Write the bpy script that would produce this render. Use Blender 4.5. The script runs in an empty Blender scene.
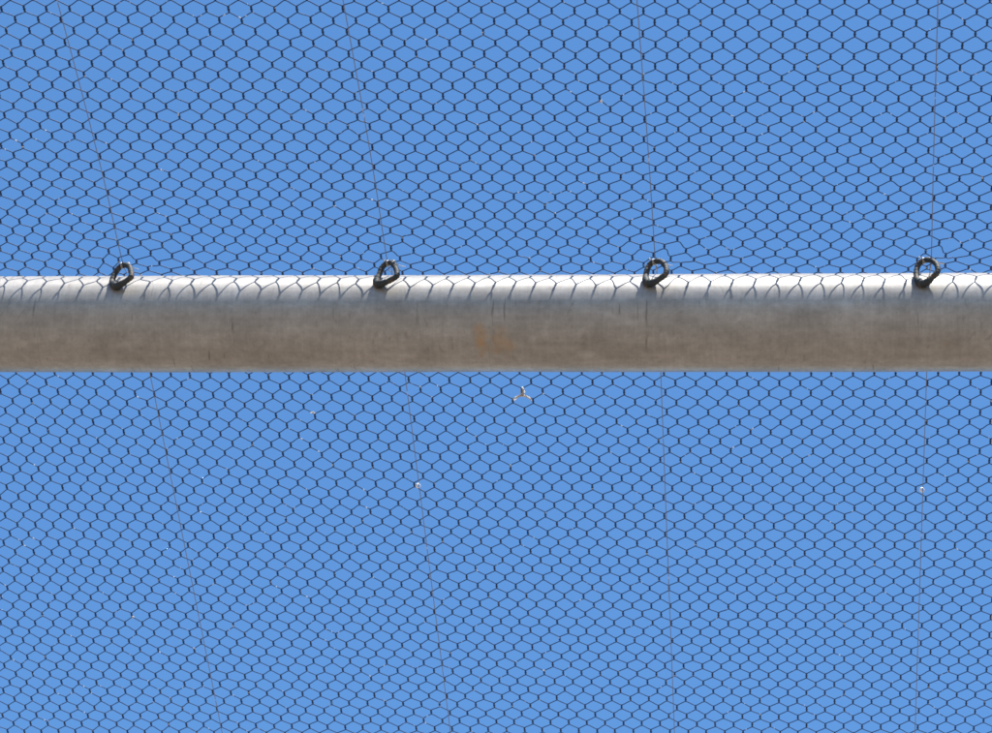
import bpy, bmesh, math, random
import numpy as np

S = bpy.context.scene
COL = S.collection
# ---------------------------------------------------------------- camera
cam_data = bpy.data.cameras.new('camera')
cam = bpy.data.objects.new('camera', cam_data)
COL.objects.link(cam)
S.camera = cam
FPX = 3300.0
cam_data.sensor_width = 36.0
cam_data.lens = 36.0 * FPX / 992.0
cam_data.clip_start = 0.05
cam_data.clip_end = 6000.0
from mathutils import Matrix, Vector
# columns: picture right, picture down, view direction (in world axes)
RC = Matrix(((0.9950070990889179, -0.0009950070990889179, -0.09979921203861847),
             (0.07392497271256768, 0.6791498988722348, 0.7302674258593761),
             (0.06705200349059298, -0.7339989269901599, 0.6758325265960433))).transposed()
RC = RC.transposed()
r_, d_, f_ = RC.col[0], RC.col[1], RC.col[2]
M = Matrix((( r_[0], -d_[0], -f_[0], 0.0), (r_[1], -d_[1], -f_[1], 0.0), (r_[2], -d_[2], -f_[2], 1.6), (0, 0, 0, 1)))
cam.matrix_world = M

# ---------------------------------------------------------------- light
SUN = Vector((0.24, -0.30, 1.0)).normalized()          # towards the sun
world = bpy.data.worlds.new('World')
S.world = world
world.use_nodes = True
nt = world.node_tree
bg = nt.nodes['Background']
sky = nt.nodes.new('ShaderNodeTexSky')
sky.sky_type = 'NISHITA'
sky.sun_disc = False
sky.sun_elevation = math.asin(SUN.z)
sky.sun_rotation = math.atan2(SUN.x, SUN.y)
sky.altitude = 2000
sky.air_density = 1.0
sky.dust_density = 0.0
sky.ozone_density = 9.0
hs = nt.nodes.new('ShaderNodeHueSaturation')
hs.inputs['Saturation'].default_value = 1.04
nt.links.new(sky.outputs[0], hs.inputs['Color'])
wb = nt.nodes.new('ShaderNodeMix'); wb.data_type = 'RGBA'; wb.blend_type = 'MULTIPLY'
wb.inputs[0].default_value = 1.0
wb.inputs[7].default_value = (0.89, 1.01, 0.94, 1)      # the camera's white balance
nt.links.new(hs.outputs[0], wb.inputs[6])
nt.links.new(wb.outputs[2], bg.inputs[0])
bg.inputs[1].default_value = 0.135
sun_data = bpy.data.lights.new('sun', 'SUN')
sun_data.energy = 5.0
sun_data.angle = math.radians(0.5)
sun_data.color = (1.0, 0.96, 0.9)
sun = bpy.data.objects.new('sun', sun_data)
COL.objects.link(sun)
sun.location = (0, 0, 12)
sun.rotation_euler = SUN.to_track_quat('Z', 'Y').to_euler()
S.view_settings.view_transform = 'Standard'
S.view_settings.look = 'None'
S.view_settings.exposure = 1.2
S.view_settings.gamma = 1.0
S.view_settings.use_curve_mapping = False
S.render.engine = 'CYCLES'
S.cycles.filter_width = 1.7

# ---------------------------------------------------------------- helpers
def tag(o, label=None, cat=None, group=None, kind=None):
    if label: o['label'] = label
    if cat: o['category'] = cat
    if group: o['group'] = group
    if kind: o['kind'] = kind
    return o

def empty(name, loc):
    o = bpy.data.objects.new(name, None)
    o.location = loc
    o.empty_display_size = 0.02
    COL.objects.link(o)
    return o

def np_mesh(name, verts, quads, mat, parent=None, smooth=True):
    me = bpy.data.meshes.new(name)
    n = len(verts); q = len(quads)
    me.vertices.add(n)
    me.vertices.foreach_set('co', np.asarray(verts, dtype=np.float32).ravel())
    me.loops.add(q * 4)
    me.loops.foreach_set('vertex_index', np.asarray(quads, dtype=np.int32).ravel())
    me.polygons.add(q)
    me.polygons.foreach_set('loop_start', np.arange(0, q * 4, 4, dtype=np.int32))
    me.polygons.foreach_set('loop_total', np.full(q, 4, dtype=np.int32))
    if smooth:
        me.polygons.foreach_set('use_smooth', np.ones(q, dtype=bool))
    me.update(calc_edges=True)
    me.validate()
    me.materials.append(mat)
    o = bpy.data.objects.new(name, me)
    COL.objects.link(o)
    if parent is not None:
        o.parent = parent
    return o

def tubes(paths, radii, sides):
    """paths: array (strands, points, 3); radii: scalar or (strands, points)."""
    P = np.asarray(paths, dtype=float)
    ns, m, _ = P.shape
    T = np.empty_like(P)
    T[:, 1:-1] = P[:, 2:] - P[:, :-2]
    T[:, 0] = P[:, 1] - P[:, 0]
    T[:, -1] = P[:, -1] - P[:, -2]
    T /= np.linalg.norm(T, axis=2, keepdims=True) + 1e-12
    up = np.zeros_like(T); up[..., 2] = 1.0
    A = np.cross(T, up)
    A /= np.linalg.norm(A, axis=2, keepdims=True) + 1e-12
    B = np.cross(A, T)
    ang = np.arange(sides) * 2 * math.pi / sides
    r = np.broadcast_to(np.asarray(radii, dtype=float), (ns, m))[:, :, None, None]
    V = P[:, :, None] + r * (A[:, :, None] * np.cos(ang)[None, None, :, None] + B[:, :, None] * np.sin(ang)[None, None, :, None])
    idx = np.arange(ns * m * sides).reshape(ns, m, sides)
    a = idx[:, :-1]; b = idx[:, 1:]
    a2 = np.roll(a, -1, axis=2); b2 = np.roll(b, -1, axis=2)
    Q = np.stack([a, a2, b2, b], axis=-1).reshape(-1, 4)
    return V.reshape(-1, 3), Q

def catmull(pts, per, closed=False):
    pts = [np.array(p, float) for p in pts]
    n = len(pts); out = []
    rng = range(n if closed else n - 1)
    for i in rng:
        if closed:
            p0, p1, p2, p3 = pts[i - 1], pts[i], pts[(i + 1) % n], pts[(i + 2) % n]
        else:
            p0, p1, p2, p3 = pts[max(i - 1, 0)], pts[i], pts[i + 1], pts[min(i + 2, n - 1)]
        for k in range(per):
            t = k / per
            out.append(0.5 * ((2 * p1) + (p2 - p0) * t + (2 * p0 - 5 * p1 + 4 * p2 - p3) * t * t + (3 * p1 - p0 - 3 * p2 + p3) * t ** 3))
    if not closed: out.append(pts[-1])
    return np.array(out)

def material(name):
    m = bpy.data.materials.new(name)
    m.use_nodes = True
    t = m.node_tree
    return m, t, t.nodes['Principled BSDF']

def N(t, kind, **kw):
    n = t.nodes.new(kind)
    for k, v in kw.items():
        if k.startswith('i_'):
            n.inputs[k[2:].replace('_', ' ')].default_value = v
        else:
            setattr(n, k, v)
    return n

def ramp(t, fac, stops):
    n = t.nodes.new('ShaderNodeValToRGB')
    e = n.color_ramp.elements
    e[0].position, e[0].color = stops[0][0], stops[0][1]
    e[1].position, e[1].color = stops[-1][0], stops[-1][1]
    for p, c in stops[1:-1]:
        x = e.new(p); x.color = c
    t.links.new(fac, n.inputs[0])
    return n.outputs[0]

def g(v): return (v, v, v, 1.0)

def mixc(t, fac, a, b, mode='MIX'):
    n = t.nodes.new('ShaderNodeMix'); n.data_type = 'RGBA'; n.blend_type = mode
    for sock, val in ((n.inputs[0], fac), (n.inputs[6], a), (n.inputs[7], b)):
        if isinstance(val, bpy.types.NodeSocket): t.links.new(val, sock)
        else: sock.default_value = val
    return n.outputs[2]

# ---------------------------------------------------------------- materials
def beam_material():
    m, t, p = material('weathered_galvanised_steel')
    tc = N(t, 'ShaderNodeTexCoord')
    O = tc.outputs['Object']
    def mapped(sc, loc=(0, 0, 0)):
        k = N(t, 'ShaderNodeMapping'); k.inputs['Scale'].default_value = sc; k.inputs['Location'].default_value = loc
        t.links.new(O, k.inputs[0]); return k.outputs[0]
    def noise(sc, scale, detail=4, rough=0.6, loc=(0, 0, 0)):
        k = N(t, 'ShaderNodeTexNoise'); k.inputs['Scale'].default_value = scale; k.inputs['Detail'].default_value = detail; k.inputs['Roughness'].default_value = rough
        t.links.new(mapped(sc, loc), k.inputs['Vector']); return k.outputs[0]
    blotch = noise((1, 1.6, 1.6), 16, 6, 0.65)
    fine = noise((1, 1, 1), 110, 4, 0.7)
    around = noise((60, 4, 4), 6, 3, 0.55)           # hairline marks running round the pipe
    along = noise((1.2, 26, 26), 5, 3, 0.55)         # drawn lines along the pipe
    base = ramp(t, blotch, [(0.32, (0.228, 0.215, 0.197, 1)), (0.5, (0.272, 0.258, 0.238, 1)), (0.68, (0.318, 0.304, 0.286, 1))])
    base = mixc(t, 0.35, base, ramp(t, fine, [(0.3, g(0.30)), (0.7, g(0.70))]), 'OVERLAY')
    base = mixc(t, 0.2, base, ramp(t, around, [(0.3, g(0.36)), (0.7, g(0.62))]), 'OVERLAY')
    base = mixc(t, 0.22, base, ramp(t, along, [(0.3, g(0.38)), (0.7, g(0.60))]), 'OVERLAY')
    # dark scratches and flecks
    scr = noise((90, 9, 9), 1.9, 2, 0.5, (3, 1, 0))
    gate = noise((1, 1, 1), 17, 2, 0.5, (7, 2, 5))
    s1 = ramp(t, scr, [(0.645, g(0)), (0.685, g(1))])
    s2 = ramp(t, gate, [(0.50, g(0)), (0.58, g(1))])
    mm = N(t, 'ShaderNodeMath', operation='MULTIPLY'); t.links.new(s1, mm.inputs[0]); t.links.new(s2, mm.inputs[1])
    m2 = N(t, 'ShaderNodeMath', operation='MULTIPLY'); t.links.new(mm.outputs[0], m2.inputs[0]); m2.inputs[1].default_value = 0.6
    base = mixc(t, m2.outputs[0], base, (0.11, 0.10, 0.09, 1))
    for (rot, sc2, loc2, thr2) in ((0.25, (80, 16, 20), (2, 5, 1), 0.65), (-0.5, (60, 26, 14), (9, 4, 2), 0.66)):
        k = N(t, 'ShaderNodeMapping'); k.inputs['Rotation'].default_value = (0, rot, rot * 0.6); t.links.new(O, k.inputs[0])
        k2 = N(t, 'ShaderNodeMapping'); k2.inputs['Scale'].default_value = sc2; k2.inputs['Location'].default_value = loc2; t.links.new(k.outputs[0], k2.inputs[0])
        nn = N(t, 'ShaderNodeTexNoise'); nn.inputs['Scale'].default_value = 3.2; nn.inputs['Detail'].default_value = 1; nn.inputs['Distortion'].default_value = 0.4
        t.links.new(k2.outputs[0], nn.inputs['Vector'])
        q1 = ramp(t, nn.outputs[0], [(thr2, g(0)), (thr2 + 0.05, g(0.22))])
        q2 = ramp(t, noise((1, 1, 1), 14, 2, 0.5, loc2), [(0.52, g(0)), (0.60, g(1))])
        q3 = N(t, 'ShaderNodeMath', operation='MULTIPLY'); t.links.new(q1, q3.inputs[0]); t.links.new(q2, q3.inputs[1])
        base = mixc(t, q3.outputs[0], base, (0.085, 0.072, 0.06, 1))
    fl = ramp(t, noise((1, 2, 2), 130, 2, 0.5, (1, 8, 5)), [(0.72, g(0)), (0.77, g(0.4))])
    base = mixc(t, fl, base, (0.15, 0.13, 0.11, 1))
    pale = ramp(t, noise((1, 1, 1), 26, 2, 0.5, (4, 3, 9)), [(0.66, g(0)), (0.78, g(0.16))])
    base = mixc(t, pale, base, (0.72, 0.72, 0.73, 1))
    # rust-coloured stains on the underside
    for (cx, cy, cz, sx, sy, amt) in STAINS:
        k = N(t, 'ShaderNodeMapping'); k.vector_type = 'TEXTURE'
        k.inputs['Location'].default_value = (cx, cy, cz); k.inputs['Scale'].default_value = (sx, sy, sy)
        t.links.new(O, k.inputs[0])
        ln = N(t, 'ShaderNodeVectorMath', operation='LENGTH'); t.links.new(k.outputs[0], ln.inputs[0])
        ad = N(t, 'ShaderNodeMath', operation='ADD'); t.links.new(ln.outputs['Value'], ad.inputs[0])
        sc = N(t, 'ShaderNodeMath', operation='MULTIPLY_ADD'); t.links.new(noise((1, 1, 1), 60, 3), sc.inputs[0]); sc.inputs[1].default_value = 2.2; sc.inputs[2].default_value = -1.1
        t.links.new(sc.outputs[0], ad.inputs[1])
        fac = ramp(t, ad.outputs[0], [(0.0, g(amt)), (1.15, g(0))])
        base = mixc(t, fac, base, (0.37, 0.215, 0.08, 1))
    t.links.new(base, p.inputs['Base Color'])
    p.inputs['Metallic'].default_value = 0.2
    p.inputs['Specular IOR Level'].default_value = 0.35
    p.inputs['Anisotropic'].default_value = 0.5
    tg = N(t, 'ShaderNodeTangent', direction_type='RADIAL', axis='X'); t.links.new(tg.outputs[0], p.inputs['Tangent'])
    p.inputs['Anisotropic Rotation'].default_value = 0.25
    t.links.new(ramp(t, blotch, [(0.3, g(0.5)), (0.7, g(0.4))]), p.inputs['Roughness'])
    bp = N(t, 'ShaderNodeBump'); bp.inputs['Strength'].default_value = 0.12; bp.inputs['Distance'].default_value = 0.001
    t.links.new(along, bp.inputs['Height']); t.links.new(bp.outputs[0], p.inputs['Normal'])
    return m

def wire_material(name, dark, glint, thr, rough=0.35, metal=0.6, scale=160):
    m, t, p = material(name)
    tc = N(t, 'ShaderNodeTexCoord')
    n = N(t, 'ShaderNodeTexNoise'); n.inputs['Scale'].default_value = scale; n.inputs['Detail'].default_value = 2
    t.links.new(tc.outputs['Object'], n.inputs['Vector'])
    f = ramp(t, n.outputs[0], [(thr, g(0)), (thr + 0.03, g(1))])  # sparse pale specks: sun glints on the wire, painted into its colour
    t.links.new(mixc(t, f, dark, glint), p.inputs['Base Color'])
    p.inputs['Metallic'].default_value = metal
    p.inputs['Roughness'].default_value = rough
    return m

def ring_material():
    m, t, p = material('dark_weathered_iron')
    tc = N(t, 'ShaderNodeTexCoord')
    n = N(t, 'ShaderNodeTexNoise'); n.inputs['Scale'].default_value = 140; n.inputs['Detail'].default_value = 4
    t.links.new(tc.outputs['Object'], n.inputs['Vector'])
    c = ramp(t, n.outputs[0], [(0.36, (0.020, 0.027, 0.031, 1)), (0.52, (0.030, 0.035, 0.037, 1)), (0.68, (0.11, 0.075, 0.05, 1))])
    t.links.new(c, p.inputs['Base Color'])
    p.inputs['Metallic'].default_value = 0.3
    p.inputs['Roughness'].default_value = 0.7
    b = N(t, 'ShaderNodeBump'); b.inputs['Strength'].default_value = 0.5; b.inputs['Distance'].default_value = 0.0008
    t.links.new(n.outputs[0], b.inputs['Height']); t.links.new(b.outputs[0], p.inputs['Normal'])
    return m

def plain(name, col, rough=0.5, metal=0.0, vary=0.15, scale=80):
    m, t, p = material(name)
    tc = N(t, 'ShaderNodeTexCoord')
    n = N(t, 'ShaderNodeTexNoise'); n.inputs['Scale'].default_value = scale; n.inputs['Detail'].default_value = 3
    t.links.new(tc.outputs['Object'], n.inputs['Vector'])
    a = tuple(c * (1 - vary) for c in col) + (1,); b = tuple(min(1, c * (1 + vary)) for c in col) + (1,)
    t.links.new(ramp(t, n.outputs[0], [(0.3, a), (0.7, b)]), p.inputs['Base Color'])
    p.inputs['Roughness'].default_value = rough; p.inputs['Metallic'].default_value = metal
    return m

# ---------------------------------------------------------------- ground
def build_ground():
    bm = bmesh.new()
    bmesh.ops.create_grid(bm, x_segments=40, y_segments=40, size=2500)
    me = bpy.data.meshes.new('ground'); bm.to_mesh(me); bm.free()
    m, t, p = material('dry_sandy_ground')
    tc = N(t, 'ShaderNodeTexCoord')
    a = N(t, 'ShaderNodeTexNoise'); a.inputs['Scale'].default_value = 0.6; a.inputs['Detail'].default_value = 8
    b = N(t, 'ShaderNodeTexNoise'); b.inputs['Scale'].default_value = 25; b.inputs['Detail'].default_value = 6
    t.links.new(tc.outputs['Object'], a.inputs['Vector']); t.links.new(tc.outputs['Object'], b.inputs['Vector'])
    c = ramp(t, a.outputs[0], [(0.3, (0.150, 0.118, 0.088, 1)), (0.7, (0.195, 0.157, 0.122, 1))])
    c = mixc(t, 0.4, c, ramp(t, b.outputs[0], [(0.3, g(0.35)), (0.7, g(0.65))]), 'OVERLAY')
    t.links.new(c, p.inputs['Base Color']); p.inputs['Roughness'].default_value = 0.95
    bp = N(t, 'ShaderNodeBump'); bp.inputs['Strength'].default_value = 0.4; bp.inputs['Distance'].default_value = 0.02
    t.links.new(b.outputs[0], bp.inputs['Height']); t.links.new(bp.outputs[0], p.inputs['Normal'])
    me.materials.append(m)
    o = bpy.data.objects.new('ground', me); COL.objects.link(o)
    tag(o, kind='structure')
build_ground()

# ---------------------------------------------------------------- beam
BX, BY, BZ, BR = -0.3742, 2.7052, 4.1703, 0.0554
STAINS = [(-0.012, -0.022, -0.0505, 0.010, 0.024, 0.65), (0.013, -0.022, -0.0505, 0.017, 0.017, 0.5), (0.505, -0.020, -0.052, 0.012, 0.010, 0.10)]
STEEL = beam_material()
def build_beam():
    seg, half, wall = 128, 3.6, 0.004
    xs = np.concatenate([np.linspace(-half, half, 181)])
    ang = np.arange(seg) * 2 * math.pi / seg
    prof = []
    for x in xs:
        prof.append((x, BR))
    prof.append((half, BR - wall))
    for x in xs[::-1]:
        prof.append((x, BR - wall))
    prof = prof[:len(xs) + 1] + prof[len(xs) + 2:]
    V = []
    for x, r in prof:
        for a in ang:
            w = 0.00016 * (math.sin(x * 9.1 + 2 * a) + math.sin(x * 23.7 + 3 * a + 1.0) * 0.6 + math.sin(x * 4.3 - a))
            V.append((x, (r + w) * math.cos(a), (r + w) * math.sin(a)))
    m = len(prof)
    Q = []
    for i in range(m):
        j = (i + 1) % m
        for k in range(seg):
            l = (k + 1) % seg
            Q.append((i * seg + k, j * seg + k, j * seg + l, i * seg + l))
    o = np_mesh('metal_beam', V, Q, STEEL)
    es = o.modifiers.new('edge', 'EDGE_SPLIT'); es.split_angle = math.radians(50)
    o.location = (BX, BY, BZ)
    tag(o, 'thick round galvanised steel pipe crossing the whole picture, sunlit along its upper edge', 'beam')
    return o
build_beam()

# ---------------------------------------------------------------- netting
# fitted lattice of the netting in metres: knot (column, row) -> x, y; RX/RY in tenths of a millimetre
NU=[[-0.392067, 2.48543], [-0.009564, 0.298274], [-0.001323, -0.0159], [0.002295, -0.001867], [0.483565, 0.009807], [-0.007734, -0.001752], [-0.003087, 0.000459], [0.001358, -0.000233], [0.000967, -0.000743], [0.004419, -0.001303]]
NL=[[-0.406516, 3.162033], [0.003305, 0.354508], [-0.001197, 0.003509], [-0.000792, -0.00131], [0.001739, 0.000743], [0.486224, 0.007727], [0.000115, -0.004598], [-0.002651, 0.000304], [0.001583, 0.000253], [0.003876, -0.004297], [-0.002326, 0.0024], [-8.3e-05, 0.000137], [-0.000806, -0.001196], [-0.000219, 0.00119], [0.000322, 0.001195]]
RX=[
"38 33 28 23 19 15 10 3 1 3 0 -1 -2 -4 -5 -6 -7 -8 -8 -9 -10 -5 -3 -5 -2 0 2 4 6 7 8 8 7 2 0 -4 -10 -13 -13 -10 -6 -2 2 6 7 6 6 2 -1 -5 -9 -13",
"36 31 26 20 15 10 7 7 1 3 0 -1 -3 -4 -4 -5 -6 -6 -5 -6 -4 -4 -1 1 1 2 3 4 6 7 7 5 2 0 -3 -6 -13 -14 -13 -9 -5 0 4 6 6 5 0 3 -2 -6 -11 -16",
"39 34 28 23 16 10 4 5 -3 -2 -1 -3 -3 -3 -3 -4 -4 -4 -4 -2 -5 -1 -1 0 1 1 2 3 4 6 7 6 2 -2 -6 -8 -12 -15 -15 -12 -8 -3 1 5 6 6 3 4 1 -3 -8 -13",
"37 31 26 20 13 6 2 0 -3 -2 -7 -5 -4 -3 -3 -2 -2 -3 -4 -2 0 1 2 0 0 1 2 2 4 5 5 4 -1 0 -5 -9 -15 -17 -15 -11 -6 -2 3 6 6 7 8 2 0 -5 -11 -17",
"40 35 29 23 17 11 4 3 0 -4 -6 -6 -5 -3 -2 -1 0 0 1 1 0 2 2 1 1 1 1 1 1 2 3 2 -2 -4 -8 -11 -15 -17 -17 -14 -9 -4 0 4 7 6 6 3 -1 -5 -10 -15",
"38 32 26 21 15 10 5 1 -1 -4 -4 -4 -4 -3 -1 1 3 4 5 2 5 4 3 3 2 1 0 -1 0 0 -1 -3 -4 -6 -8 -13 -17 -17 -15 -12 -7 -2 2 6 8 8 7 3 -4 -9 -14 -19",
"40 35 29 24 18 12 4 0 -3 0 -5 -5 -5 -4 -2 1 3 6 7 4 5 9 4 5 5 2 -1 -1 -2 -2 -2 -3 -7 -9 -11 -11 -15 -17 -16 -13 -9 -4 0 4 6 6 8 1 -2 -7 -13 -19",
"38 32 26 21 14 7 -2 -2 -4 -6 -7 -7 -6 -4 -1 3 6 9 10 9 7 6 10 8 4 0 -1 -2 -3 -4 -3 -3 -6 -6 -9 -10 -15 -16 -14 -10 -6 -1 3 6 8 6 7 2 -3 -12 -18 -23",
"41 35 29 23 16 10 2 -3 -7 -8 -14 -12 -10 -7 -3 1 5 9 12 11 11 11 9 3 5 2 0 0 -1 -4 -5 -4 -4 -8 -10 -5 -12 -15 -14 -11 -7 -2 2 6 8 7 5 2 -2 -11 -17 -22",
"37 31 25 18 11 5 2 -3 -9 -6 -15 -14 -10 -6 -2 3 7 10 14 12 11 8 8 5 6 2 1 2 1 -4 -6 -7 -8 -8 -4 -9 -14 -14 -11 -7 -2 2 6 8 10 8 4 1 -5 -13 -19 -24",
"40 34 28 21 14 6 1 -3 -9 -9 -14 -16 -13 -8 -4 1 5 9 11 13 12 11 10 8 6 1 -3 0 0 -2 -5 -8 -11 -8 -7 -6 -11 -13 -11 -8 -3 3 7 9 8 7 6 1 -4 -9 -16 -22",
"37 30 24 17 10 3 0 -5 -7 -11 -15 -13 -10 -5 -1 4 8 12 18 16 16 15 13 8 3 -2 -4 -4 -6 -7 -9 -10 -12 -10 -10 -8 -11 -11 -8 -3 3 8 12 13 11 10 4 -1 -7 -13 -20 -24",
"40 33 26 20 14 8 1 -4 -9 -10 -11 -12 -9 -6 -2 3 7 11 15 15 15 18 14 12 6 0 -1 -1 -9 -11 -12 -13 -13 -10 -12 -10 -11 -10 -7 -3 2 8 12 16 16 9 6 2 -3 -11 -17 -22",
"35 28 22 16 11 4 0 -7 -5 -8 -9 -7 -5 -2 2 6 10 14 19 20 17 18 17 10 4 2 -2 -6 -8 -13 -15 -17 -15 -11 -12 -10 -10 -7 -2 2 7 12 15 16 10 4 2 -1 -6 -14 -19 -23",
"39 31 23 17 11 4 -3 -8 -9 -8 -7 -5 -3 -1 2 5 8 12 16 18 19 18 16 12 8 4 1 -5 -9 -11 -14 -18 -19 -14 -14 -8 -9 -6 -2 3 7 11 14 14 10 3 2 -1 0 -9 -15 -20",
"34 25 16 11 7 1 -5 -11 -10 -7 -4 -1 1 3 5 7 9 11 15 17 19 18 14 9 10 5 0 -3 -6 -11 -18 -21 -22 -14 -11 -8 -5 0 5 8 11 13 13 10 3 -1 -1 -4 -3 -8 -16 -20",
"40 29 18 8 3 1 -6 -11 -14 -12 -5 0 2 5 7 8 8 9 9 12 14 12 14 8 9 8 7 -2 -4 -11 -18 -24 -25 -22 -17 -9 -5 2 7 11 13 13 13 11 6 1 5 -1 0 1 -12 -17",
"36 24 11 -1 -5 -9 -14 -14 -12 -8 -1 3 6 9 9 9 9 7 6 8 10 11 11 11 13 13 6 -3 -11 -20 -27 -31 -29 -24 -14 -5 3 11 15 16 15 14 12 8 3 0 0 -2 -5 -13 -14 -16",
"45 34 21 5 -8 -8 -17 -18 -12 -10 -4 4 5 12 11 9 9 8 4 1 5 9 11 16 16 20 15 3 -8 -21 -30 -36 -37 -31 -22 -7 1 17 18 22 18 16 14 8 1 -5 -6 -3 -4 -7 -8 -10",
"45 34 21 7 -1 -13 -21 -20 -17 -10 -1 6 12 16 11 10 9 4 -2 -2 1 8 16 22 22 20 10 -1 -19 -30 -38 -42 -39 -28 -16 -2 20 19 26 24 20 19 11 1 -7 -5 -4 -3 -4 2 -2 -7",
"55 46 36 25 8 -9 -25 -28 -26 -23 -1 7 10 17 20 16 11 3 -10 -11 -6 1 12 22 27 26 14 5 -10 -25 -36 -44 -46 -40 -23 -11 12 24 27 28 26 23 18 5 -8 -12 -12 -7 2 4 4 -1",
"56 48 39 25 -3 -17 -24 -33 -28 -13 2 12 12 13 14 14 7 -3 -5 -9 -8 6 15 28 28 22 12 0 -15 -29 -40 -48 -46 -39 -17 3 27 29 32 32 24 25 13 -3 -16 -15 -13 -1 6 3 1 -3",
"64 56 48 36 16 -2 -21 -33 -27 -21 0 12 11 10 14 16 10 2 -8 -9 -12 -6 7 17 24 24 15 9 -6 -19 -30 -39 -48 -47 -35 -7 15 25 24 27 26 24 20 8 -6 -13 -10 -7 0 -3 -2 -3",
"64 55 45 30 12 -6 -25 -32 -30 -9 4 10 12 9 13 10 7 2 -2 -14 -11 3 13 19 24 22 12 2 -10 -18 -26 -34 -42 -42 -24 8 16 18 22 20 24 27 21 10 -2 -13 -23 -10 -9 -9 -7 -5",
"71 62 53 43 26 14 -5 -25 -28 -26 -1 2 -2 -5 2 5 7 8 5 -1 -9 -16 -5 6 15 16 13 9 3 -5 -11 -18 -29 -33 -35 -14 -9 1 10 20 22 26 29 23 15 5 -3 -18 -42 -25 -14 -9",
"70 60 51 45 32 15 3 -13 -34 -48 -32 -28 -18 -7 6 8 11 14 14 12 3 -12 -35 -7 5 9 9 8 6 2 -1 -5 -9 -10 -11 -57 -36 -12 5 19 23 25 29 30 29 27 21 -25 -40 -23 -12 -6",
"79 69 59 49 42 38 30 16 -6 -60 -100 -71 -42 -26 -12 5 11 16 21 22 30 26 -17 -34 -17 -3 5 9 13 12 11 11 13 15 0 -39 -64 -33 -11 7 14 25 28 35 42 48 56 17 -26 -17 -10 -5",
"80 71 63 58 52 51 42 33 -22 -84 -97 -73 -47 -26 -1 11 17 23 29 36 39 16 -17 -25 -14 -2 7 13 18 19 21 23 25 14 -15 -47 -46 -24 -5 9 20 29 37 47 57 64 50 12 -6 -3 0 2",
"91 83 76 71 67 64 59 49 16 -40 -79 -81 -62 -39 -14 5 16 24 31 38 42 32 8 -12 -14 -7 3 12 19 24 27 29 29 23 3 -23 -37 -29 -13 2 15 27 37 48 59 66 63 42 19 10 8 8",
]
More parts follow.
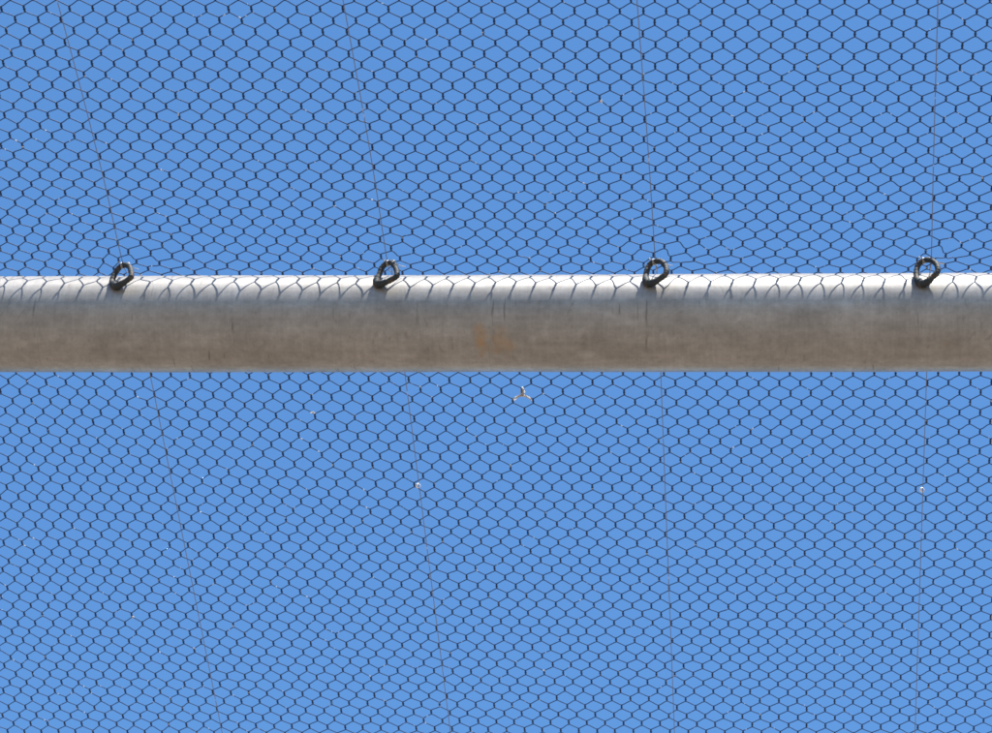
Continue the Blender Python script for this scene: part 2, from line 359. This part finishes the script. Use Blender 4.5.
RY=[
"18 15 12 9 6 4 3 2 2 1 0 -1 -1 0 1 2 3 2 0 -2 -2 -2 -3 -3 -5 -5 -3 -1 1 4 6 8 7 5 4 2 1 0 1 3 4 5 5 4 2 0 -1 -2 -3 -1 3 6",
"14 11 8 5 2 -2 -5 -4 -4 -3 -3 -4 -2 0 2 3 4 4 1 -1 -2 -4 -5 -7 -6 -5 -4 -2 1 4 7 8 6 4 2 1 -1 1 2 4 5 5 4 2 -2 -2 -2 -2 -2 2 6 8",
"14 11 7 4 1 -1 -4 -4 -4 -4 -4 -5 -3 -1 1 4 6 7 7 4 2 0 -1 -3 -5 -6 -6 -5 -3 1 5 6 5 3 1 0 -2 0 2 3 5 5 5 4 1 -1 -2 -3 -4 2 6 8",
"11 8 5 2 0 0 4 4 3 3 3 -1 -1 1 3 5 8 10 11 9 7 4 2 -1 -5 -7 -8 -6 -3 1 5 5 3 2 0 -1 1 2 3 4 5 6 6 4 0 1 1 2 4 7 8 9",
"12 8 5 3 1 0 3 3 3 2 2 2 1 1 3 5 7 8 9 6 4 2 0 -2 -4 -7 -10 -10 -8 -3 3 7 6 5 4 4 4 3 4 4 5 6 6 6 5 2 0 -2 -3 5 8 9",
"9 6 4 2 0 -2 -1 0 1 1 2 2 2 3 4 5 6 6 4 3 1 -1 -3 -5 -7 -10 -12 -12 -9 -3 5 11 8 5 2 -1 2 3 4 4 5 5 6 6 4 4 4 3 4 6 7 8",
"10 7 4 3 1 0 -5 -4 -3 -2 -1 1 2 3 4 4 5 4 2 0 -2 -4 -6 -8 -8 -10 -13 -14 -14 -11 -3 5 6 4 2 0 -1 1 3 3 3 3 3 3 3 2 0 -1 -2 3 3 5",
"8 5 3 2 2 3 2 2 2 1 0 2 3 3 4 4 3 1 -1 -3 -4 -5 -6 -8 -9 -11 -13 -15 -15 -11 -2 3 1 -1 -3 -4 -1 1 2 2 2 1 -1 -4 -8 -7 -4 -2 0 -2 0 4",
"10 6 3 2 1 2 -1 -1 -2 -2 2 2 3 3 4 4 3 1 -2 -2 -3 -4 -5 -6 -5 -7 -9 -11 -13 -15 -8 1 6 5 2 -3 -2 1 1 1 0 -1 -2 -5 -10 -10 -10 -10 -10 -9 -5 0",
"8 4 1 -1 -1 1 1 0 0 -1 1 3 4 4 4 4 3 1 -4 -6 -7 -8 -9 -5 1 -1 -4 -6 -8 -10 -2 7 6 4 2 0 2 1 0 -1 -2 -3 -4 -5 -4 -5 -5 -5 -4 -6 -2 3",
"10 6 2 -1 -3 -4 -3 -2 -2 -2 -2 2 4 4 4 4 4 4 3 1 -1 -4 -6 -8 0 2 0 -2 -4 -7 -5 4 11 9 7 5 3 1 -1 -2 -3 -4 -4 -3 -2 -2 -2 -2 -2 -2 0 3",
"8 4 1 -2 -4 1 1 0 0 -1 4 5 5 4 4 4 4 3 -1 -3 -5 -7 -9 -1 2 0 -2 -4 -7 -9 -1 7 5 3 1 -1 0 -2 -4 -5 -5 -5 -3 -2 -2 -1 0 1 2 4 6 8",
"11 7 3 1 -1 -4 -4 -1 7 11 10 8 6 5 4 3 3 3 1 -1 2 0 1 5 4 0 -2 -5 -3 -6 -3 5 6 4 2 0 -1 -4 -6 -8 -8 -6 -4 -2 -1 -2 2 2 3 7 9 10",
"10 6 3 2 3 3 2 7 7 11 10 8 5 3 2 2 3 4 3 6 4 7 5 6 4 1 -1 -4 -1 -3 3 9 6 3 1 -2 -6 -9 -10 -11 -9 -6 -2 2 6 5 5 5 6 12 12 13",
"13 9 5 2 0 1 4 9 8 7 7 7 5 2 0 -1 1 4 6 8 6 9 7 8 4 3 0 -2 -5 -7 1 7 8 6 1 -1 -7 -11 -13 -14 -13 -9 -3 2 8 9 10 11 13 14 13 13",
"13 8 3 -1 -5 -5 -1 2 5 4 5 5 2 -1 -4 -3 1 5 6 9 12 10 11 6 2 3 1 2 0 3 5 4 1 -1 -4 -6 -12 -15 -16 -16 -12 -7 0 5 7 7 9 10 12 8 10 13",
"18 12 7 3 -1 -1 4 3 2 5 3 4 2 -1 -6 -7 -3 2 7 5 8 5 3 4 5 8 6 7 10 11 9 3 -5 -7 -9 -11 -13 -16 -17 -17 -15 -10 -2 3 3 -8 -7 -7 -5 -4 4 11",
"18 13 8 5 4 4 3 -1 -3 -1 2 2 -1 -5 -9 -8 -2 3 6 8 7 3 4 5 5 4 6 11 14 13 8 0 -4 -7 -9 -10 -14 -16 -16 -14 -11 -4 4 6 3 2 2 2 2 3 8 14",
"24 19 14 11 9 8 1 0 -7 -8 -3 0 -2 -4 -6 -8 -4 0 2 9 6 4 1 4 2 -1 0 7 10 13 11 7 0 -2 -8 -7 -12 -14 -12 -9 -5 -2 7 9 6 0 0 0 0 0 6 12",
"26 21 17 14 13 6 4 -4 -6 -10 -5 -7 -9 -5 2 0 1 3 2 0 -1 -3 -4 -6 0 3 8 6 12 12 9 4 -6 -14 -16 -18 -14 -8 -4 4 6 14 14 9 4 4 3 3 4 4 11 16",
"32 28 23 19 16 5 -2 -7 -9 -20 -16 -18 -12 -12 -4 -3 2 5 8 6 3 0 -2 1 5 9 16 22 23 16 9 0 -10 -18 -24 -30 -33 -16 -6 0 8 13 19 13 2 -1 -1 -2 -1 -1 9 16",
"35 30 25 21 19 8 -3 -11 -20 -31 -29 -21 -4 7 5 6 8 7 5 -2 -5 -8 -6 -3 0 11 22 25 22 13 2 -12 -22 -30 -36 -35 -23 -5 3 13 21 23 20 7 -8 -9 -9 -9 1 11 17 20",
"42 38 33 27 20 11 0 -14 -29 -50 -34 -25 -8 4 11 15 15 13 11 4 -5 -12 -18 -2 9 16 27 30 31 21 9 -4 -13 -25 -41 -49 -41 -8 4 12 20 23 27 20 7 -5 -15 -21 0 14 20 21",
"45 41 37 30 23 12 -10 -31 -47 -57 -43 -28 -2 12 14 23 21 15 12 3 -10 -17 -9 8 19 22 34 39 32 18 6 -6 -18 -44 -57 -57 -16 -2 9 17 25 30 29 21 11 -5 -19 -8 24 24 21 20",
"49 47 45 43 37 22 6 -18 -47 -66 -63 -30 -2 11 17 26 27 23 16 9 -4 -16 -9 17 28 30 37 44 45 27 14 4 -9 -31 -63 -74 -13 9 16 19 23 28 31 28 21 9 3 -11 53 27 16 15",
"51 49 47 41 24 12 -6 -26 -63 -60 -41 -1 8 15 13 23 26 24 20 13 0 -9 12 25 23 26 31 30 27 19 11 2 -11 -34 -74 -21 -9 -2 6 10 13 21 25 23 18 11 -3 -10 -12 -2 5 7",
"52 50 46 39 24 12 -1 -14 -40 -54 -36 -14 1 8 15 13 19 21 14 11 4 -15 -12 -5 11 26 29 36 33 23 14 5 -8 -21 -53 -61 -57 -30 -12 5 10 13 15 15 11 3 -2 -34 -60 -29 -12 -5",
"50 46 39 29 23 14 -1 -23 -47 -57 -62 -38 -11 -5 -2 4 9 7 2 -3 -15 -24 -22 -9 11 25 33 35 28 17 6 -7 -21 -42 -66 -76 -65 -39 -15 0 5 6 5 2 -6 -15 -36 -66 -63 -37 -22 -15",
"49 46 40 33 27 21 8 -11 -37 -60 -75 -72 -48 -29 -21 -15 -8 -5 -7 -12 -19 -28 -30 -23 -7 10 22 28 26 18 6 -7 -21 -39 -60 -77 -79 -63 -40 -21 -10 -6 -6 -9 -16 -26 -41 -63 -74 -62 -44 -32",
]
def basis(I, deg, u0, v0):
    u = (I[..., 0] - u0) / 20.0; v = (I[..., 1] - v0) / 20.0
    return np.stack([u ** i * v ** j for i in range(deg + 1) for j in range(deg + 1 - i)], axis=-1)
CU = np.array(NU); CL = np.array(NL)
TX = np.array([[int(x) for x in r.split()] for r in RX], float) / 10000.0
TY = np.array([[int(x) for x in r.split()] for r in RY], float) / 10000.0
def ext(C, deg, u0, v0, lo, hi, I):
    """smooth fit inside the measured range, carried on linearly outside it"""
    v = np.clip(I[..., 1], lo, hi)
    umin = -13.0 - 0.145 * (v + 10); umax = 30.5 + 0.03 * (v + 10)
    u = np.clip(I[..., 0], umin, umax)
    B = np.stack([u, v], -1)
    P = basis(B, deg, u0, v0) @ C
    e = 0.25
    Pu = (basis(B + [e, 0], deg, u0, v0) - basis(B - [e, 0], deg, u0, v0)) @ C / (2 * e)
    Pv = (basis(B + [0, e], deg, u0, v0) - basis(B - [0, e], deg, u0, v0)) @ C / (2 * e)
    return P + Pu * (I[..., 0] - u)[..., None] + Pv * (I[..., 1] - v)[..., None]
def net_xy(I):
    a = ext(CU, 3, 8, -5, -18, 10, I)
    b = ext(CL, 4, 8, 38, 21, 60, I)
    # pulls and slack around the rings, tabulated per knot
    fv = np.clip(I[..., 1], -18, 10); iv = np.clip(np.floor(fv + 18).astype(int), 0, 27); tv = fv + 18 - iv
    def row(r):
        off = np.where((r % 2) == 1, 0.5, 0.0)
        fu = np.clip(I[..., 0] + 18 - off, 0, 50.999); iu = fu.astype(int); tu = fu - iu
        return np.stack([TX[r, iu] * (1 - tu) + TX[r, iu + 1] * tu, TY[r, iu] * (1 - tu) + TY[r, iu + 1] * tu], -1)
    R = row(iv) * (1 - tv)[..., None] + row(iv + 1) * tv[..., None]
    fade = np.clip(1 - (np.abs(I[..., 1] + 4) - 14) / 4.0, 0, 1)
    mid = 0.5 * (-14 + 31)
    fade = fade * np.clip(1 - (np.abs(I[..., 0] - 8.5) - 24) / 4.0, 0, 1)
    a = a + R * fade[..., None]
    s = np.clip((I[..., 1] - 9.5) / 10.5, 0, 1); s = s * s * (3 - 2 * s)
    return a * (1 - s)[..., None] + b * s[..., None]
NETZ = 4.2281
WR = 0.00068
def build_net():
    rng = np.random.default_rng(5)
    v0, v1 = -46, 92
    k0, k1 = -78, 104
    vs = np.arange(v0, v1 + 1); ks = np.arange(k0, k1 + 1)
    # shear: left/right borders follow the frame, so shift strands by whole knots is not needed
    K, Vv = np.meshgrid(ks, vs, indexing='ij')
    ev = (K + Vv) % 2 == 0
    U = np.where(ev, K / 2.0, (K + 1) / 2.0)
    side = np.where(ev, 1.0, -1.0)            # which side of the knot this strand lies on
    # small irregularities shared by both strands of a knot
    def h(a, b, s):
        x = np.sin(a * 12.9898 + b * 78.233 + s * 37.719) * 43758.5453
        return x - np.floor(x)
    jx = (h(U, Vv, 1) - 0.5 + h(U, Vv, 6) - 0.5) * 0.0008; jy = (h(U, Vv, 2) - 0.5) * 0.0008; jz = (h(U, Vv, 3) - 0.5) * 0.0008
    tl = 0.205 + (h(U, Vv, 4) - 0.5) * 0.05   # half length of the twist in rows
    skew = (h(U, Vv, 5) - 0.5) * 0.05
    I0 = np.stack([U, Vv.astype(float)], -1)
    P0 = net_xy(I0)
    Pv = (net_xy(I0 + [0, .5]) - net_xy(I0 - [0, .5]))
    Pu = (net_xy(I0 + [.5, 0]) - net_xy(I0 - [.5, 0]))
    ts = np.array([-1.75, -1.4, -1.12, -0.75, -0.375, 0, 0.375, 0.75, 1.12, 1.4, 1.75])
    pts = []
    for t in ts:
        inner = min(max(t, -1), 1)
        ph = math.pi * inner                  # one full turn through the twist
        lat = np.cos(ph) * WR * 1.12 * side
        zz = np.sin(ph) * WR * 1.02 * side
        along = tl * t
        wide = {0: 0.0, 1: 0.0004, 2: 0.0019, 3: 0.0038}[0 if abs(t) <= 1 else (1 if abs(t) < 1.3 else (2 if abs(t) < 1.5 else 3))] * side
        X = P0[..., 0] + jx + 0.5 * Pv[..., 0] * along + skew * Pv[..., 1] * along + Pu[..., 0] / 0.025 * (lat + wide)
        Y = P0[..., 1] + jy + Pv[..., 1] * along + Pu[..., 1] / 0.025 * (lat + wide)
        Zz = NETZ + jz + zz
        pts.append(np.stack([X, Y, np.broadcast_to(Zz, X.shape)], -1))
    P = np.stack(pts, 2).reshape(len(ks), -1, 3)
    rr = np.tile(np.array([0.95, 0.98, 1.08, 1.25, 1.34, 1.36, 1.34, 1.25, 1.08, 0.98, 0.95]) * WR * 0.98, P.shape[1] // 11)
    V, Q = tubes(P, np.broadcast_to(rr, P.shape[:2]), 5)
    o = np_mesh('wire_netting', V, Q, NETMAT)
    tag(o, 'dark hexagonal chicken wire netting stretched across the blue sky above the pipe', 'netting')
    return o
NETMAT = wire_material('weathered_net_wire', (0.004, 0.024, 0.085, 1), (0.62, 0.62, 0.60, 1), 0.685, 0.5, 0.25, 210)
build_net()

# ---------------------------------------------------------------- straining wires
CABLE = wire_material('dull_straining_wire', (0.20, 0.18, 0.175, 1), (0.6, 0.58, 0.55, 1), 0.66, 0.4, 0.5, 60)
ZW = 4.2269
CABLES = [((-0.8145, 2.2639), (-0.8005, 2.6400, 4.2065), (-0.8142, 3.5675), 'leftmost'),
          ((-0.5079, 2.2688), (-0.4955, 2.6400, 4.2055), (-0.5030, 3.5623), 'second'),
          ((-0.1976, 2.2737), (-0.1918, 2.6400, 4.2050), (-0.2025, 3.5572), 'third'),
          ((0.1151, 2.2787), (0.1157, 2.6400, 4.2035), (0.1152, 3.5518), 'rightmost')]
CL_LABEL = ['thin grey straining wire under the netting, through the ring farthest left, slanting most steeply',
            'thin grey straining wire through the second ring from the left, clipped below the pipe',
            'thin grey straining wire through the third ring from the left',
            'thin grey straining wire through the ring farthest right, nearly upright, with a bright clip']
def build_cable(i):
    a, r, b, _ = CABLES[i]
    def extp(p, q, y):
        s = (q[0] - p[0]) / (q[1] - p[1]); return p[0] + s * (y - p[1])
    top = (extp(a, r, 1.5), 1.5, ZW + 0.0)
    bx = lambda y: r[0] + (b[0] - r[0]) * (y - r[1]) / (b[1] - r[1])
    pts = [top, (a[0], a[1], ZW), (extp(a, r, 2.5), 2.5, ZW - 0.006), r,
           (bx(2.675), 2.675, 4.2232), (bx(BY), BY, ZW + 0.0001), (bx(2.74), 2.74, ZW), (b[0], b[1], ZW), (bx(4.9), 4.9, ZW)]
    P = catmull(pts, 12)
    V, Q = tubes(P[None], 0.00047, 6)
    o = np_mesh('straining_wire', V, Q, CABLE)
    tag(o, CL_LABEL[i], 'wire', 'straining wires running under the netting')
for i in range(4): build_cable(i)

# ---------------------------------------------------------------- rings
IRON = ring_material()
SILVER = plain('bright_tinned_wire', (0.42, 0.40, 0.36), 0.4, 0.7, 0.2, 200)
RINGS = [((90, 245), [(325, 492), (268, 432), (285, 350), (325, 270), (375, 228), (430, 220), (485, 252), (515, 320), (520, 378), (470, 425), (395, 468)]),
         ((355, 245), [(268, 472), (250, 430), (285, 330), (315, 255), (370, 210), (430, 207), (475, 260), (500, 335), (495, 385), (430, 425), (340, 462)]),
         ((620, 245), [(315, 478), (290, 420), (302, 340), (335, 255), (390, 210), (470, 208), (515, 250), (535, 320), (520, 375), (460, 425), (390, 468)]),
         ((895, 245), [(345, 492), (303, 430), (307, 340), (338, 252), (400, 202), (470, 202), (525, 250), (540, 320), (520, 372), (465, 425), (410, 474)])]
RL = ['dark iron ring on the pipe, farthest left, a lopsided link with a rusty inner edge',
      'dark iron ring second from the left, pointed like a triangle, silver wire at its top',
      'dark iron ring third from the left, squarish with a flat silvery top',
      'dark iron ring farthest right, the roundest of the four']
RB = [(-0.8065, 4.1745), (-0.5034, 4.1765), (-0.2012, 4.1765), (0.1037, 4.1745)]
def build_ring(i):
    (ox, oy), zp = RINGS[i]
    zx, zy = zp[0]
    k = 0.001 / (12.2 * 0.88)
    out = []
    for (x, y) in zp:
        dx = (x - zx) * k; up = (zy - y) * k
        # link plane stands upright, its right side turned a little off the pipe
        Z = (up - 0.374 * dx) / 0.736; X = (dx - 0.067 * Z) / 0.959; Y = -0.55 * X
        out.append((X, Y, Z))
    root = empty('ring_fitting', (ax[i], BY - BR - 0.0040, RB[i][1] - 0.001))
    tag(root, RL[i], 'ring', 'iron rings along the pipe')
    C = catmull(out, 8, closed=True)
    n = len(C)
    cen = C.mean(0)
    # tube with a thicker foot
    T = np.roll(C, -1, 0) - np.roll(C, 1, 0); T /= np.linalg.norm(T, axis=1, keepdims=True)
    nrm = np.array([0.48, 0.876, 0.0])
    A = np.cross(T, nrm); A /= np.linalg.norm(A, axis=1, keepdims=True)
    B = np.cross(A, T)
    sides = 14
    V = []
    for j in range(n):
        zrel = C[j][2] / 0.035
        r = 0.0031 + 0.0019 * max(0.0, 1 - np.linalg.norm(C[j] - np.array([0.0005, 0, 0.002])) / 0.013)
        r *= 1 + 0.05 * math.sin(j * 1.7 + i) + 0.03 * math.sin(j * 0.6 + 2 * i)
        for s in range(sides):
            a = 2 * math.pi * s / sides
            V.append(C[j] + r * (A[j] * math.cos(a) * 1.0 + B[j] * math.sin(a) * 1.1))
    Q = []
    for j in range(n):
        j2 = (j + 1) % n
        for s in range(sides):
            s2 = (s + 1) % sides
            Q.append((j * sides + s, j2 * sides + s, j2 * sides + s2, j * sides + s2))
    np_mesh('link', V, Q, IRON, root)
    # weld bead where the link meets the pipe
    bm = bmesh.new()
    bmesh.ops.create_icosphere(bm, subdivisions=3, radius=1.0)
    for v in bm.verts:
        q = v.co.copy()
        w = 1 + 0.12 * math.sin(q.x * 6 + i) * math.cos(q.z * 7)
        v.co = Vector((q.x * 0.0040 * w + 0.0002, q.y * 0.0036 * w + 0.0016, q.z * 0.0036 * w + 0.0008))
    for f in bm.faces: f.smooth = True
    me = bpy.data.meshes.new('weld'); bm.to_mesh(me); bm.free(); me.materials.append(IRON)
    wo = bpy.data.objects.new('weld', me); COL.objects.link(wo); wo.parent = root
    # binding wire wrapped round the top of the link
    topi = int(np.argmax(C[:, 2]))
    tp = C[topi]
    pts = []
    turns = (2, 3, 4, 3)[i]
    for q in range(turns * 12 + 1):
        a = 2 * math.pi * q / 12
        pts.append((tp[0] - 0.0015 + 0.0011 * q / 12, tp[1] + 0.0034 * math.cos(a), tp[2] + 0.0034 * math.sin(a)))
    pts = [(tp[0] - 0.006, tp[1] + 0.001, tp[2] + 0.0065), (tp[0] - 0.004, tp[1], tp[2] + 0.005)] + pts + [(tp[0] + 0.006, tp[1] - 0.002, tp[2] + 0.0035), (tp[0] + 0.012, tp[1] + 0.001, tp[2] - 0.0015), (tp[0] + 0.017 + 0.002 * i, tp[1] + 0.010, tp[2] + 0.004)]
    V, Q = tubes(catmull(pts, 3)[None], 0.00045, 6)
    np_mesh('binding_wire', V, Q, SILVER, root)
ax = [-0.8045, -0.5038, -0.1990, 0.1045]
for i in range(4): build_ring(i)

# ---------------------------------------------------------------- clips and scraps on the netting
CLIP = plain('bright_aluminium_clip', (0.85, 0.85, 0.84), 0.35, 0.3, 0.1, 300)
def build_clip(x, y, label):
    root = None
    pts = []
    for q in range(22):
        a = math.radians(-35 + q * 16)
        pts.append((0.0023 * math.cos(a), 0.0006 * (q / 21 - 0.5), 0.0021 * math.sin(a)))
    V, Q = tubes(catmull(pts, 2)[None], 0.0010, 8)
    o = np_mesh('wire_clip', V, Q, CLIP)
    o.location = (x, y, 4.2270)
    o.rotation_euler = (0.5, 0.2, 0.5)
    tag(o, label, 'clip', 'clips tying the netting to the straining wires')
build_clip(-0.5003, 3.0546, 'tiny bright metal clip on the second wire from the left, below the pipe')
build_clip(0.1145, 3.0596, 'tiny bright metal clip on the rightmost wire, below the pipe')

def knot_near(x, y):
    best = None
    for v in range(-30, 75):
        for u2 in range(-60, 90):
            if (u2 - v) % 2: continue
            cand.append((u2 / 2.0, float(v)))
cand = []
knot_near(0, 0)
CA = np.array(cand); CP = net_xy(CA)
def nearest(x, y):
    i = int(np.argmin((CP[:, 0] - x) ** 2 + (CP[:, 1] - y) ** 2))
    return CA[i], CP[i]
WHITE = plain('white_down', (0.80, 0.78, 0.74), 0.8, 0.0, 0.1, 400)
_t = WHITE.node_tree
_tr = _t.nodes.new('ShaderNodeBsdfTranslucent'); _tr.inputs[0].default_value = (0.85, 0.83, 0.8, 1)
_mx = _t.nodes.new('ShaderNodeMixShader'); _mx.inputs[0].default_value = 0.75
_t.links.new(_t.nodes['Principled BSDF'].outputs[0], _mx.inputs[1]); _t.links.new(_tr.outputs[0], _mx.inputs[2])
_t.links.new(_mx.outputs[0], _t.nodes['Material Output'].inputs[0])
BROWN = plain('brown_quill', (0.28, 0.16, 0.09), 0.7, 0.0, 0.2, 400)
def build_wisp():
    I, P = nearest(-0.3590, 2.8790)
    lo1 = net_xy(I + [-0.5, 1.0]); lo2 = net_xy(I + [0.5, 1.0])
    c = Vector((P[0], P[1], NETZ - 0.0012))
    def rel(q): return np.array([q[0] - c.x, q[1] - c.y, 0.0])
    a = rel(lo1); b = rel(lo2)
    root = empty('feather', c)
    tag(root, 'small white wisp of feather caught on the netting just below the middle of the pipe', 'feather')
    rng = random.Random(3)
    quill = catmull([(-0.0006, -0.0055, 0), (-0.0009, 0, -0.001), (-0.0016, 0.0050, -0.0008), tuple(a * 0.45)], 6)
    V, Q = tubes(quill[None], 0.00045, 6); np_mesh('quill', V, Q, BROWN, root)
    strands = []
    def strand(pts): strands.append(catmull(pts, 6))
    for k in range(13):
        j = lambda s=0.0014: rng.uniform(-s, s)
        strand([(0.0016 + j(), -0.0060 + j(), j()), (0.0022 + j(), -0.001 + j(), j() - 0.001), (0.0018 + j(), 0.0045 + j(), j()), (0.0002 + j(), 0.0075 + j(), j())])
    for e in (a, b):
        for k in range(6):
            j = lambda s=0.0011: rng.uniform(-s, s)
            e0 = (0.0002 + j(), 0.0055 + j(), j()); m = e * 0.62; n = e * 0.9
            strand([e0, (m[0] + j(), m[1] - 0.0004 + j(), j()), (n[0] + j(0.0012), n[1] - 0.0012 + j(), j())])
    vs, qs, off = [], [], 0
    for st in strands:
        rr = np.linspace(0.00060, 0.00032, len(st))[None]
        V, Q = tubes(st[None], rr, 5); vs.append(V); qs.append(Q + off); off += len(V)
    np_mesh('down', np.concatenate(vs), np.concatenate(qs), WHITE, root)
build_wisp()
def build_scrap(x, y, seed, label, size):
    I, P = nearest(x, y)
    rng = random.Random(seed)
    vs, qs, off = [], [], 0
    for k in range(7):
        j = lambda s=0.0011: rng.uniform(-s, s) * size
        st = catmull([(j(), j(), j()), (j(0.002), j(0.002), j()), (j(), j(), j()), (j(0.003), j(0.003), j())], 5)
        V, Q = tubes(st[None], 0.00034 * size, 5); vs.append(V); qs.append(Q + off); off += len(V)
    o = np_mesh('fluff', np.concatenate(vs), np.concatenate(qs), WHITE)
    o.location = (x, y, NETZ - 0.0014)
    tag(o, label, 'fluff', 'specks of fluff on the netting')
build_scrap(-0.2425, 2.4160, 1, 'pale speck of fluff on the netting above the pipe, left of the third wire', 1.0)
build_scrap(-0.6155, 2.9190, 2, 'white speck of fluff just below the pipe, between the first and second wires', 1.0)
build_scrap(-0.8974, 3.3169, 4, 'tiny white speck of fluff low on the left, beside the leftmost wire', 0.9)
